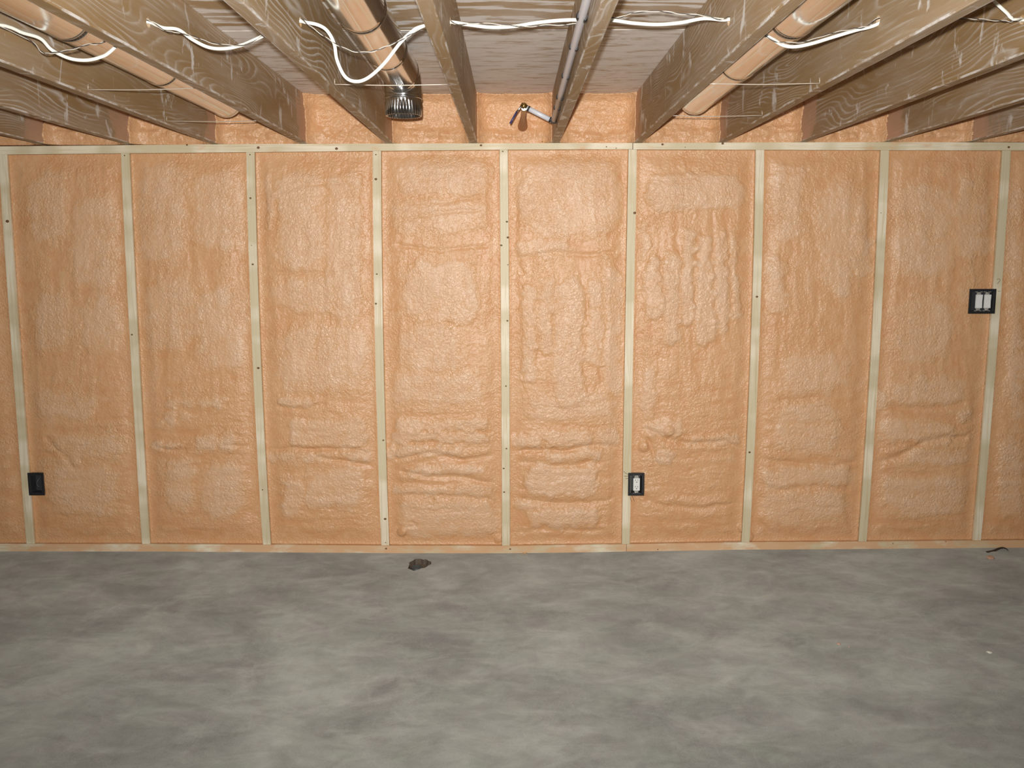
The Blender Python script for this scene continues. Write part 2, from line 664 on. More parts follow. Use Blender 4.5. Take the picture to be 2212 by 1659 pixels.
# ragged hole knocked through the slab
bm = bmesh.new()
N = 26
rings = []
for (s_, z_) in ((1.06, 1.5), (1.0, -0.3), (0.90, -1.4), (0.70, -3.0), (0.0, -3.3)):
    ring = []
    for k in range(N):
        a = 2 * math.pi * k / N
        w = 1 + 0.10 * math.sin(3 * a + 1.0) + 0.06 * math.sin(7 * a) + 0.04 * math.sin(11 * a + 2)
        ring.append(bm.verts.new(((HX + 2.1 * w * s_ * math.cos(a) + (0.35 * math.sin(a))) * IN, (HY + 3.3 * w * s_ * math.sin(a)) * IN, z_ * IN)))
    rings.append(ring)
for A, B in zip(rings, rings[1:]):
    for k in range(N):
        bm.faces.new((A[k], A[(k + 1) % N], B[(k + 1) % N], B[k]))
bm.faces.new(rings[0])
bmesh.ops.remove_doubles(bm, verts=bm.verts, dist=1e-5)
bmesh.ops.recalc_face_normals(bm, faces=bm.faces)
me = bpy.data.meshes.new('cutter')
bm.to_mesh(me)
bm.free()
cutter = link('cutter', me)
apply_boolean(floor, cutter)
bpy.data.objects.remove(cutter)
floor.data.materials.append(M['dirt'])
for pl_ in floor.data.polygons:
    c_ = pl_.center / IN
    if math.hypot((c_.x - HX) / 3.0, (c_.y - HY) / 4.4) < 1 and (c_.z < floor_z(c_.x) - 0.1) and c_.z > -4.9:
        pl_.material_index = 1

structure(MB().box(X0 - 6, X0, YB - 6, 12, -5, 100).build('wall_left', M['wall']))
structure(MB().box(X1, X1 + 6, YB - 6, 12, -5, 100).build('wall_right', M['wall']))
structure(MB().box(X0, X1, YB - 6, YB, -5, 100).build('wall_front', M['wall']))
wall = structure(MB().box(X0, X1, 3.7, 12, -5, 100).build('wall_back', M['wall']))
wall['label'] = 'framed basement wall insulated with orange spray foam'

# ------------------------------------------------------------------ ceiling: plywood deck and joists
ceiling = structure(MB().box(X0, X1, YB, 3.7, DECK + 0.75, DECK + 1.5).build('ceiling', M['ply_brown']))
ceiling['label'] = 'unfinished joist ceiling with plywood deck'
rows = [(-2.0 + 5.6, -50.2, 'ply_washed', -7.0), (-50.4, -98.2, 'ply_brown', 40.0), (-98.4, -146.2, 'ply_washed', -7.0), (-146.4, -194.2, 'ply_brown', 40.0), (-194.4, YB, 'ply_washed', -7.0)]
for (ya, yb, mk, x0) in rows:
    xe = x0
    while xe > X0:
        xe -= 96
    while xe < X1:
        a, b = max(xe + 0.06, X0), min(xe + 96 - 0.06, X1)
        if b - a > 2:
            MB().box(a, b, yb, ya, DECK, DECK + 0.74, 0.05).build('plywood_sheet', M[mk], ceiling, ((a + b) / 2, (ya + yb) / 2, DECK))
        xe += 96

CY, CZ = -76.3, 83.75                    # the drilled run of cable holes
b = MB()
b.box(-0.75, 0.75, YB + 0.5, 3.5, 0, DECK - JZ - 0.01, 0.09, seg=2)
jo = b.build('joist', M['joist'], ceiling, (0, 0, 0))
hole = MB()
hole.tube([(-3, CY, CZ - JZ), (3, CY, CZ - JZ)], 0.55, 16)
ho = hole.build('hole', M['joist'])
apply_boolean(jo, ho)
bpy.data.objects.remove(ho)
for k, x in enumerate(JOISTS):
    o = jo if k == 0 else jo.copy()
    if k:
        COL.objects.link(o)
        o.parent = ceiling
    o.location = Vector((x * IN, 0, JZ * IN)) - world_loc(ceiling)

# ------------------------------------------------------------------ wall framing
STUDS = [  # photo pixels of the stud centre line: top, middle, bottom
    [(5, 335), (30, 700), (65, 1170)], [(269.6, 331), (287, 690), (315, 1175)], [(540.5, 330), (551, 690), (576, 1173)],
    [(814, 325), (818, 690), (832, 1175)], [(1088, 322), (1091, 690), (1093, 1175)], [(1367, 323), (1360, 690), (1352, 1175)],
    [(1642, 325), (1633, 690), (1611, 1165)], [(1912, 328), (1895, 690), (1864, 1165)], [(2175, 330), (2158, 580), (2111, 1165)]]
stud_x = []
for s in STUDS:
    pts = [pix(p[0], p[1], 1, 0.0) for p in s]
    stud_x.append(np.polyfit([p[2] for p in pts], [p[0] for p in pts], 2))
ends = (stud_x[0], stud_x[-1])
for d, e in ((-1, ends[0]), (1, ends[1])):   # the framing goes on past the frame
    for k in (1, 2):
        stud_x.append(e + np.array([0, 0, 24.0 * d * k]))
stud_x = sorted(stud_x, key=lambda c: np.polyval(c, 40))
SW = 0.80                                # half width of a stud


def top_z(x):                            # underside of the top plates
    return float(np.interp(x, [-150, -99.5, -0.5, 22.6, 22.8, 99, 150], [78.0, 78.30, 78.93, 78.95, 78.9, 78.45, 78.2]))


def sill_z(x):
    return floor_z(x) + 1.55


def bent_board(xf, zs, hw, y0, y1):
    """board whose centre line bends a little: xf(z) gives its x"""
    bm = bmesh.new()
    R = []
    for z in zs:
        x = xf(z)
        R.append([bm.verts.new(((x + sx * hw) , y, z)) for (sx, y) in ((-1, y0), (1, y0), (1, y1), (-1, y1))])
    for A, B in zip(R, R[1:]):
        for k in range(4):
            bm.faces.new((A[k], A[(k + 1) % 4], B[(k + 1) % 4], B[k]))
    bm.faces.new(R[0][::-1])
    bm.faces.new(R[-1])
    vert = [e for e in bm.edges if abs(e.verts[0].co.z - e.verts[1].co.z) > 1]
    vert = [e for e in vert if min(v.co.y for v in e.verts) < y0 + 0.01]
    bmesh.ops.bevel(bm, geom=vert, offset=0.09, segments=2, affect='EDGES', profile=0.5)
    m = MB()
    m.bm = bm
    return m


KNOTS = {0: [(16, 478, .35)], 1: [(269, 336, .15), (285, 723, .2)], 2: [(540, 334, .15), (541, 428, .22), (543, 530, .1), (546, 571, .22), (558, 795, .28), (567, 1058, .15)],
         3: [(812, 334, .15), (812, 387, .28), (814, 592, .18), (812, 656, .22), (828, 951, .2), (832, 1121, .28), (833, 1172, .12)],
         4: [(1086, 327, .15), (1095, 479, .22), (1097, 513, .25), (1083, 530, .22), (1097, 572, .12), (1096, 693, .2), (1093, 834, .18), (1094, 969, .18), (1088, 1012, .2), (1089, 1063, .2)],
         5: [(1371, 460, .3)], 6: [(1635, 641, .25), (1619, 977, .25)], 7: [(1903, 460, .1)], 8: []}


def knots(parent, lst, yf=0.0):
    if not lst:
        return
    m = MB()
    for (px, py, r) in lst:
        p = pix(px, py, 1, yf)
        m.lathe([(r * 1.0, 0.01), (r * 0.8, 0.035), (0, 0.03)], 10, Matrix.Translation(p) @ Matrix.Rotation(math.pi / 2, 4, 'X') @ Matrix.Diagonal((1, 0.8, 1, 1)))
    o = m.build('knots', M['knot'], parent)
    o['kind'] = 'stuff'


first_vis = 2
for i, c in enumerate(stud_x):
    xm = float(np.polyval(c, 40))
    zt, zb = top_z(float(np.polyval(c, 78))) - 0.02, sill_z(float(np.polyval(c, 1))) + 0.02
    zs = [zb + (zt - zb) * k / 10 for k in range(11)]
    o = bent_board(lambda z: float(np.polyval(c, z)), zs, SW, 0.0, 3.5).build('stud', M['stud'], wall, (xm, 0, zb))
    if i - first_vis in KNOTS:
        knots(o, KNOTS[i - first_vis])


def plate(name, x0, x1, zlo, zhi, mat, y0, knot_list):
    """board along x whose lower and upper edges follow zlo/zhi"""
    bm = bmesh.new()
    n = max(2, int((x1 - x0) / 8))
    R = []
    for k in range(n + 1):
        x = x0 + (x1 - x0) * k / n
        R.append([bm.verts.new((x, y, z)) for (y, z) in ((y0, zlo(x)), (y0, zhi(x)), (3.5, zhi(x)), (3.5, zlo(x)))])
    for A, B in zip(R, R[1:]):
        for k in range(4):
            bm.faces.new((A[k], A[(k + 1) % 4], B[(k + 1) % 4], B[k]))
    bm.faces.new(R[0][::-1])
    bm.faces.new(R[-1])
    es = [e for e in bm.edges if abs(e.verts[0].co.x - e.verts[1].co.x) > 1 and max(v.co.y for v in e.verts) < y0 + 0.01]
    bmesh.ops.bevel(bm, geom=es, offset=0.08, segments=2, affect='EDGES', profile=0.5)
    m = MB()
    m.bm = bm
    xm = (x0 + x1) / 2
    o = m.build(name, mat, wall, (xm, 0, zlo(xm)))
    knots(o, knot_list, y0)
    return o


XS = float(pix(1367, 315, 1, 0)[0])
plate('top_plate', -148, XS - 0.07, top_z, lambda x: top_z(x) + 1.5 if top_z(x) + 1.5 < JZ - 0.02 else JZ - 0.02, M['plate'], -0.06,
      [(558, 319, .3), (727, 321, .3), (1039, 314, .25), (404, 313, .2), (1310, 317, .13), (1171, 306, .12), (1331, 320, .12)])
plate('top_plate', XS + 0.07, 148, top_z, lambda x: top_z(x) + 1.5 if top_z(x) + 1.5 < JZ - 0.02 else JZ - 0.02, M['plate'], -0.02,
      [(1431, 312, .25), (1561, 310, .25), (2179, 318, .25), (1480, 318, .1)])
XB = float(pix(1353, 1183, 1, 0)[0])
plate('bottom_plate', -148, XB - 0.04, floor_z, sill_z, M['sill'], -0.12, [(834, 1185, .22), (1102, 1186, .2)])
plate('bottom_plate', XB + 0.04, 148, floor_z, sill_z, M['sill'], -0.10, [(1421, 1187, .13), (1929, 1174, .12), (2043, 1170, .12)])

# ------------------------------------------------------------------ spray foam between the studs
LOBES = [  # photo pixels: x0, y0, x1, y1, height (in), edge softness (px)
    # fifth full bay, right of the middle stud
    (1118, 345, 1342, 512, .30, 14), (1122, 522, 1228, 552, .22, 8), (1132, 618, 1160, 820, .35, 7), (1164, 596, 1192, 760, .30, 8), (1196, 606, 1262, 880, .42, 9),
    (1270, 600, 1300, 790, .28, 8), (1306, 575, 1345, 860, .25, 9), (1290, 548, 1316, 560, .25, 5), (1140, 850, 1330, 915, .28, 16), (1180, 926, 1276, 962, .55, 7),
    (1108, 938, 1166, 966, .40, 7), (1290, 925, 1338, 960, .35, 8), (1180, 975, 1300, 992, .35, 8), (1135, 1004, 1292, 1072, .50, 9), (1150, 1100, 1296, 1140, .50, 8), (1110, 1085, 1180, 1105, .25, 6),
    # sixth bay: shiny vertical passes
    (1402, 372, 1608, 452, .40, 9), (1412, 392, 1520, 446, .25, 7), (1396, 552, 1428, 690, .42, 7), (1434, 545, 1470, 745, .42, 9), (1474, 488, 1500, 700, .48, 7), (1506, 505, 1540, 745, .45, 8),
    (1546, 500, 1574, 720, .40, 7), (1580, 505, 1596, 690, .30, 6), (1388, 470, 1404, 560, .30, 6), (1398, 912, 1470, 948, .42, 7), (1412, 968, 1452, 1004, .55, 8), (1385, 800, 1420, 900, .25, 9), (1490, 940, 1595, 960, .30, 7),
    # fourth bay
    (862, 345, 1060, 420, .28, 12), (846, 430, 1050, 500, .25, 12), (870, 560, 1034, 700, .32, 10), (866, 700, 1000, 800, .25, 14), (850, 806, 1050, 880, .22, 16),
    (856, 908, 1052, 930, .45, 7), (844, 934, 1052, 956, .45, 6), (842, 960, 1004, 988, .42, 6), (880, 1008, 1050, 1024, .32, 6), (850, 1050, 1070, 1070, .28, 8), (860, 1085, 1075, 1160, .30, 10),
    # third bay
    (572, 380, 588, 500, .26, 6), (600, 372, 700, 580, .26, 12), (706, 376, 780, 700, .26, 10), (592, 600, 760, 680, .24, 12), (600, 700, 800, 850, .18, 16), (604, 862, 676, 878, .35, 6),
    (626, 906, 792, 966, .34, 9), (580, 978, 800, 994, .28, 7), (610, 1030, 650, 1120, .25, 9), (656, 1020, 790, 1100, .28, 12),
    # second bay
    (300, 350, 400, 560, .22, 14), (420, 370, 530, 540, .22, 12), (310, 600, 420, 760, .2, 16), (430, 620, 530, 800, .2, 14), (358, 866, 480, 880, .25, 7), (352, 890, 380, 918, .30, 7),
    (386, 892, 416, 914, .22, 7), (330, 955, 400, 968, .35, 5), (420, 940, 500, 974, .35, 9), (360, 990, 420, 1100, .22, 12), (440, 1000, 530, 1120, .22, 12),
    # first bay
    (60, 380, 150, 520, .18, 16), (160, 420, 250, 620, .2, 14), (70, 640, 160, 760, .18, 16), (170, 640, 260, 760, .18, 16), (80, 850, 200, 910, .2, 14), (120, 930, 260, 990, .2, 14), (110, 1000, 250, 1110, .2, 16),
    # seventh bay
    (1668, 360, 1740, 520, .25, 12), (1770, 400, 1880, 560, .22, 14), (1848, 445, 1882, 600, .30, 8), (1660, 560, 1700, 680, .28, 9), (1790, 545, 1840, 640, .26, 9), (1690, 760, 1820, 850, .22, 14),
    (1680, 870, 1810, 980, .25, 12), (1650, 1010, 1840, 1050, .25, 10), (1650, 1060, 1830, 1140, .22, 14),
    # eighth bay
    (1930, 400, 2060, 600, .2, 16), (2070, 380, 2140, 560, .2, 12), (1930, 640, 2060, 780, .2, 16), (1898, 835, 1925, 885, .35, 8), (1930, 820, 2080, 870, .25, 12), (1900, 912, 2060, 960, .35, 10),
    (2070, 890, 2098, 918, .40, 7), (1960, 975, 2085, 1000, .25, 9), (1905, 1030, 2085, 1110, .25, 14),
    (2178, 400, 2208, 900, .2, 10), (2160, 950, 2208, 1120, .2, 10), (-60, 400, -10, 900, .2, 12),
]
CREASES = [  # photo pixels, depth (in), half width (px)
    ([(325, 962), (345, 970), (380, 975), (400, 972)], .35, 4), ([(480, 962), (520, 964), (548, 965)], .3, 3), ([(560, 972), (620, 968), (700, 970), (745, 968), (790, 980), (822, 976)], .42, 4),
    ([(690, 988), (760, 1000), (800, 1008), (822, 1014)], .35, 4), ([(600, 880), (650, 884), (700, 874)], .25, 4),
    ([(838, 982), (862, 990), (930, 978), (1000, 994), (1050, 988), (1088, 976)], .45, 5), ([(870, 1018), (920, 1028), (1000, 1030), (1040, 1040), (1085, 1046)], .45, 5), ([(840, 1070), (930, 1068), (1060, 1078)], .3, 5),
    ([(1108, 976), (1150, 972), (1215, 974), (1280, 964), (1330, 962)], .40, 5), ([(1110, 998), (1200, 1006), (1290, 1000)], .4, 6), ([(1130, 1082), (1230, 1090), (1320, 1080)], .4, 6), ([(1115, 1150), (1200, 1142), (1300, 1150)], .3, 6),
    ([(1395, 925), (1425, 940), (1440, 952), (1500, 957), (1560, 952), (1600, 975), (1606, 982)], .5, 5), ([(1400, 948), (1412, 975), (1416, 1000)], .35, 4), ([(1400, 1082), (1440, 1094), (1520, 1098), (1590, 1090)], .4, 6),
    ([(1632, 988), (1700, 998), (1740, 1004), (1800, 1008), (1850, 1000), (1876, 998)], .40, 5), ([(1650, 1050), (1700, 1058), (1760, 1050), (1830, 1058)], .3, 6), ([(1690, 862), (1760, 862)], .25, 5),
    ([(1888, 1002), (1930, 990), (1960, 978), (2000, 955), (2040, 946), (2085, 946)], .50, 6), ([(1930, 880), (2000, 882), (2080, 870)], .3, 7), ([(1905, 1160), (1925, 1164), (1945, 1162)], .4, 4),
    ([(1645, 1130), (1660, 1150), (1690, 1156)], .35, 5), ([(1845, 1010), (1835, 1060), (1832, 1110), (1850, 1150)], .3, 8),
    ([(130, 1170), (200, 1166), (290, 1168)], .35, 4), ([(100, 950), (140, 985), (160, 1010)], .25, 5), ([(880, 440), (960, 438), (1040, 420)], .2, 4), ([(860, 475), (940, 462), (1040, 450)], .2, 4),
    ([(860, 530), (950, 540), (1050, 532)], .22, 4), ([(600, 420), (660, 400), (740, 395)], .2, 4), ([(560, 590), (640, 588), (720, 592)], .2, 4), ([(1112, 395), (1114, 480), (1116, 560), (1128, 590)], .25, 4),
    ([(1110, 560), (1190, 545), (1260, 552), (1330, 545)], .25, 5), ([(884, 1140), (900, 1136), (890, 1128)], .3, 3)]
BOXES = [(1374.5, 1046.5, 3.25, 4.65), (2122.5, 651, 5.15, 4.8), (77.5, 1046, 3.15, 4.6)]
BUMPS = [(868, 1150, 11, .6), (1445, 930, 12, .4), (1390, 965, 12, .5), (1604, 1142, 10, .5), (1076, 1166, 9, .4), (1618, 1160, 12, .4), (1130, 265, 10, .5)]


def seg_dist(px, py, pts):
    d = np.full(px.shape, 1e9)
    for (ax, ay), (bx, by) in zip(pts, pts[1:]):
        vx, vy = bx - ax, by - ay
        t = np.clip(((px - ax) * vx + (py - ay) * vy) / (vx * vx + vy * vy), 0, 1)
        d = np.minimum(d, np.hypot(px - ax - t * vx, py - ay - t * vy))
    return d


def foam_height(px, py, dl, dr, dt, db, seed):
    """how far the foam bulges towards the room (in); dl..db distances (in) to the framing"""
    wx = 7 * fbm(px / 34, py / 34, 3, 4) + 26 * 0.25 * noise(px / 90, py / 90, 8)
    wy = 7 * fbm(px / 34 + 40, py / 34 + 9, 5, 4) + 26 * 0.25 * noise(px / 90 + 7, py / 90, 12)
    qx, qy = px + wx, py + wy
    side = np.minimum(dl, dr) + 0.55 * fbm(px / 60, py / 30, 21, 3)
    ends = np.minimum(dt, db) + 0.5 * fbm(px / 30, py / 60, 23, 3)
    edge = np.minimum(side, ends)
    h = 0.30 * sstep(0.9, 3.4, edge) + 0.15 * sstep(2.5, 7.0, edge)
    skin_gloss = 0.30 * sstep(0.8, 3.0, edge)
    h += 0.10 * np.exp(-(np.minimum(np.minimum(dl, dr), np.minimum(dt, db)) / 0.35) ** 2)
    # passes of the gun: upright in the upper half, level in the lower third
    low = sstep(800, 930, py + 25 * noise(px / 120, py / 120, 31))
    up = fbm(qx / 26, qy / 120, 41, 3)
    lv = fbm(qx / 130, qy / 22, 43, 3)
    inner = sstep(0.6, 3.2, edge)
    ragged = 11 * fbm(px / 16, py / 16, 101, 3) + 10 * fbm(px / 50, py / 50, 107, 3)
    h += inner * ((1 - low) * (0.14 * up + 0.06 * lv) + low * (0.17 * lv + 0.05 * up))
    for (x0, y0, x1, y1, a, w) in LOBES:
        if x1 < px.min() - 40 or x0 > px.max() + 40:
            continue
        cx, cy, hx, hy = (x0 + x1) / 2, (y0 + y1) / 2, (x1 - x0) / 2, (y1 - y0) / 2
        rad = min(hx, hy) * 0.8
        dx, dy = np.abs(qx - cx) - hx + rad, np.abs(qy - cy) - hy + rad
        sdf = np.hypot(np.maximum(dx, 0), np.maximum(dy, 0)) + np.minimum(np.maximum(dx, dy), 0) - rad
        k = sstep(0, w * 2.0, -sdf + w * 0.9 + ragged)
        h += a * 0.52 * k
        skin_gloss = np.maximum(skin_gloss, 0.30 + k * min(1.0, 0.35 + a))
    for (pts, a, w) in CREASES:
        if max(p[0] for p in pts) < px.min() - 30 or min(p[0] for p in pts) > px.max() + 30:
            continue
        d = seg_dist(px + wx * 0.45, py + wy * 0.45, pts)
        h -= a * 0.6 * np.exp(-(d / w) ** 2) * inner
        h += a * 0.18 * np.exp(-((d - 2.4 * w) / (1.6 * w)) ** 2) * inner
    for (bx, by, r, a) in BUMPS:
        h += a * np.sqrt(np.clip(1 - ((px - bx) ** 2 + (py - by) ** 2) / (r * r), 0, 1))
    # lumpy orange-peel skin, in patches
    patch = sstep(-0.12, 0.35, fbm(px / 80, py / 80, 55, 3)) * 0.75 + 0.25
    w1 = worley(qx / 9.0, qy / np.where(low > 0.5, 6.5, 10.0), 61)
    w2 = worley(px / 4.6, py / 4.6, 67)
    h += inner * patch * (0.05 * (0.7 - w1) + 0.03 * (0.7 - w2))
    # fine sagging folds
    rd = 1 - np.abs(fbm(qx / 15, qy / np.where(low > 0.5, 8, 18), 71, 3)) * 2.2
    h += inner * (0.014 + 0.026 * low) * rd
    skin_gloss = skin_gloss + 0.25 * inner * ((1 - low) * up + low * lv) * 1.6
    return h, np.clip(skin_gloss, 0, 1)


def grid_mesh(name, P, back, mat, parent, off, skin_gloss=None):
    """solid from a front grid P[nz,nx,3] (inches): skirt all round and a back face at y = back"""
    nz, nx_ = P.shape[:2]
    V = P.reshape(-1, 3)
    idx = np.arange(nz * nx_).reshape(nz, nx_)
    q = np.stack([idx[:-1, :-1], idx[:-1, 1:], idx[1:, 1:], idx[1:, :-1]], -1).reshape(-1, 4)
    loop = np.concatenate([idx[0, :], idx[1:, -1], idx[-1, -2::-1], idx[-2:0:-1, 0]])
    sk = V[loop].copy()
    sk[:, 1] = back
    n0 = len(V)
    V = np.vstack([V, sk])
    L = len(loop)
    a = np.arange(L)
    b_ = (a + 1) % L
    sq = np.stack([loop[a], n0 + a, n0 + b_, loop[b_]], -1)
    quads = np.vstack([q, sq]).astype(np.int32)
    V = (V - np.array(off)) * IN
    nq = len(quads)
    me = bpy.data.meshes.new(name)
    me.vertices.add(len(V))
    me.vertices.foreach_set('co', V.astype(np.float32).ravel())
    me.loops.add(nq * 4 + L)
    lv = np.concatenate([quads.ravel(), (n0 + a[::-1])]).astype(np.int32)
    me.loops.foreach_set('vertex_index', lv)
    me.polygons.add(nq + 1)
    me.polygons.foreach_set('loop_start', np.concatenate([np.arange(nq) * 4, [nq * 4]]).astype(np.int32))
    me.polygons.foreach_set('loop_total', np.concatenate([np.full(nq, 4), [L]]).astype(np.int32))
    sm = np.ones(nq + 1, dtype=bool)
    sm[len(q):] = False
    me.polygons.foreach_set('use_smooth', sm)
    me.update(calc_edges=True)
    me.validate()
    me.materials.append(mat)
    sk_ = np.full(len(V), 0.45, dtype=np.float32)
    if skin_gloss is not None:
        sk_[:n0] = skin_gloss.ravel()
    at = me.attributes.new('skin_gloss', 'FLOAT', 'POINT')
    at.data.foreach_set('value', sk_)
    return link(name, me, parent, off)


for k in range(len(stud_x) - 1):
    cl, cr = stud_x[k], stud_x[k + 1]
    vis = 1 <= k < len(stud_x) - 2
    step = 0.20 if vis else 0.8
    zlo, zhi = 1.2, 79.2
    nz, nx_ = int((zhi - zlo) / step), int(22.6 / step)
    z = np.linspace(zlo, zhi, nz)[:, None]
    u = np.linspace(0, 1, nx_)[None, :]
    xl, xr = np.polyval(cl, z) + SW + 0.02, np.polyval(cr, z) - SW - 0.02
    X = xl + (xr - xl) * u
    zb_ = np.array([sill_z(x) for x in X.mean(0)])[None, :] + 0.02
    zt_ = np.array([top_z(x) for x in X.mean(0)])[None, :] - 0.02
    Z = zb_ + (zt_ - zb_) * (z - zlo) / (zhi - zlo)
    P0 = np.stack([X, np.zeros_like(X), Z], -1)
    pp = to_px(P0)
    h, skin_gloss = foam_height(pp[..., 0], pp[..., 1], X - xl, xr - X, zt_ - Z, Z - zb_, k)
    Y = 0.62 - h
    Y = np.clip(Y, -1.2, 1.6)
    for (bx, by, bw, bh) in BOXES:          # the boxes were sprayed round, not filled
        c_ = pix(bx, by, 1, -0.34)
        inside = (np.abs(X - c_[0]) < bw / 2 - 0.30) & (np.abs(Z - c_[2]) < bh / 2 - 0.30)
        Y = np.where(inside, 3.0, Y)
        near = (np.abs(X - c_[0]) < bw / 2 + 0.5) & (np.abs(Z - c_[2]) < bh / 2 + 0.5) & ~inside
        Y = np.where(near, np.maximum(Y, 0.05), Y)
    P = np.stack([X, Y, Z], -1)
    grid_mesh('foam_panel', P, 3.66, M['foam'], wall, ((xl[0, 0] + xr[0, 0]) / 2, 0, 2), skin_gloss)

# foam over the rim, one fill per joist bay
RIMB = [(1185, 240, 8, .8)]
for k in range(len(JOISTS) - 1):
    xl, xr = JOISTS[k] + 0.76, JOISTS[k + 1] - 0.76
    if xr < -112 or xl > 112:
        step = 0.6
    else:
        step = 0.20
    z0, z1 = JZ - 0.04, DECK - 0.02
    nz, nx_ = int((z1 - z0) / step), int((xr - xl) / step)
    X, Z = np.meshgrid(np.linspace(xl, xr, nx_), np.linspace(z0, z1, nz))
    pp = to_px(np.stack([X, np.zeros_like(X), Z], -1))
    px, py = pp[..., 0], pp[..., 1]
    ds = np.minimum(X - xl, xr - X)
    dt = z1 - Z
    wob = 0.5 * fbm(px / 30, py / 30, 77, 3)
    h = 2.0 * np.exp(-((dt + wob) / 1.3)) + 2.2 * np.exp(-((ds + wob) / 0.9))       # coves against deck and joists
    h = np.minimum(h, 3.8)
    qx, qy = px + 8 * fbm(px / 30, py / 30, 3, 3), py + 8 * fbm(px / 30 + 9, py / 30, 5, 3)
    lv = fbm(qx / 110, qy / 18, 83, 3)
    h += 0.34 * lv + 0.14 * fbm(qx / 22, qy / 18, 87, 3)
    bead = np.exp(-((py - 290 - 4 * noise(px / 60, py / 60, 4)) / 9) ** 2)
    h += bead * 0.55 * np.sqrt(np.clip(0.55 - worley(px / 15, py / 40, 90) ** 2, 0, 1))
    h += 0.07 * (0.7 - worley(qx / 9, qy / 8, 93)) + 0.025 * (0.7 - worley(px / 4.6, py / 4.6, 95))
    if xl < 2 < xr:                       # collar of foam round the pipe to the valve
        h += 0.7 * np.exp(-(((px - 1131) / 11) ** 2 + ((py - 274) / 16) ** 2))
    # the fill is let down behind the plate at its lower edge
    Y = 0.55 - h
    P = np.stack([X, np.clip(Y, -4.2, 1.8), Z], -1)
    grid_mesh('foam_panel', P, 3.66, M['foam'], wall, ((xl + xr) / 2, 0, JZ))

# ------------------------------------------------------------------ ducts between the joists
def duct(xc, zc, r, y_end, joints, label, elbow=False):
    t = tag(empty('round_duct', (xc, y_end, zc)), label, 'duct', None)
    ys = sorted([YB + 2] + joints + [y_end])
    for a, b in zip(ys, ys[1:]):
        m = MB()
        rot = Matrix.Translation((xc, a, zc)) @ Matrix.Rotation(-math.pi / 2, 4, 'X')
        L = b - a
        m.lathe([(r - 0.04, 0.0), (r, 0.15), (r, 0.3), (r, 0.6), (r, L - 1.6), (r, L - 1.35), (r, L - 1.2), (r + 0.07, L - 1.1), (r + 0.07, L - 0.95), (r, L - 0.85), (r, L - 0.05), (r - 0.05, L)], 48, rot)
        m.build('duct_section', M['galv'], t, (xc, (a + b) / 2, zc))
    for yj in joints:
        m = MB()
        rot = Matrix.Translation((xc, yj, zc)) @ Matrix.Rotation(-math.pi / 2, 4, 'X')
        m.lathe([(r + 0.01, -0.30), (r + 0.05, -0.26), (r + 0.07, 0.0), (r + 0.05, 0.22), (r + 0.01, 0.26)], 48, rot)
        m.build('joint_band', M['galv'], t, (xc, yj, zc))
    if elbow:
        # two-mitre elbow turning down, then a crimped open collar
        m = MB()
        n = 48
        R = 3.1
        sec = []
        for ang in (0, 22, 26, 45, 49, 68, 72, 90):
            a = math.radians(ang)
            sec.append((a, r + (0.05 if ang in (26, 49, 72) else 0.0)))
        rings = []
        for (a, rr) in sec:
            c = Vector((xc, y_end + R * math.sin(a), zc - R * (1 - math.cos(a))))
            tdir = Vector((0, math.cos(a), -math.sin(a)))
            e1 = Vector((1, 0, 0))
            e2 = e1.cross(tdir)
            rings.append([m.bm.verts.new(c + e1 * rr * math.cos(2 * math.pi * k / n) + e2 * rr * math.sin(2 * math.pi * k / n)) for k in range(n)])
        for A, B in zip(rings, rings[1:]):
            for k in range(n):
                m.bm.faces.new((A[k], A[(k + 1) % n], B[(k + 1) % n], B[k])).smooth = True
        e = m.build('elbow', M['galv'], t, (xc, y_end, zc))
        cz = zc - R
        m = MB()
        m.lathe([(r - 0.02, 0.05), (r + 0.10, 0.0), (r + 0.10, -0.25), (r + 0.02, -0.32)], 48, Matrix.Translation((xc, y_end + R, cz)))
        m.build('elbow_bead', M['galv'], e, (xc, y_end + R, cz))
        m = MB()
        n = 144
        rings = []
        zz = [(cz - 0.30, 0, 0), (cz - 0.7, 0, 0), (cz - 0.8, 1, 0), (cz - 2.75, 1, -0.06), (cz - 2.8, 1, -0.12), (cz - 2.75, 1, -0.18), (cz - 0.8, 1, -0.10)]
        for (z, cr, dr) in zz:
            ring = []
            for k in range(n):
                rr = r + dr + (0.075 * (1 if (k // 2) % 2 else -1) * cr)
                a = 2 * math.pi * k / n
                ring.append(m.bm.verts.new((xc + rr * math.cos(a), y_end + R + rr * math.sin(a), z)))
            rings.append(ring)
        for A, B in zip(rings, rings[1:]):
            for k in range(n):
                m.bm.faces.new((A[k], A[(k + 1) % n], B[(k + 1) % n], B[k])).smooth = True
        m.build('crimped_collar', M['galv'], t, (xc, y_end + R, cz))
    else:
        m = MB()
        rot = Matrix.Translation((xc, y_end, zc)) @ Matrix.Rotation(-math.pi / 2, 4, 'X')
        m.lathe([(r + 0.02, -0.9), (r + 0.09, -0.85), (r + 0.09, 0.05), (r - 0.1, 0.2), (r - 0.4, 0.12), (0, 0.1)], 48, rot)
        m.build('end_cap', M['galv'], t, (xc, y_end, zc))
    return t


duct(-16.2, 86.0, 2.75, -37.5, [-97, -73, -53], 'round galvanised duct with a shiny elbow turned down above the foam wall', elbow=True)
duct(31.0, 85.2, 2.75, -19.5, [-98, -73.5, -49.5], 'round galvanised duct in the joist bay right of the middle, looped by white cable')
duct(-48.2, 85.2, 2.75, -18.0, [-98, -73.5, -47], 'round galvanised duct in the left joist bay, partly hidden by a joist')

# ------------------------------------------------------------------ cables run through the joists
def jx(name, side):
    return J[name] + side * 0.75


CABLE = []


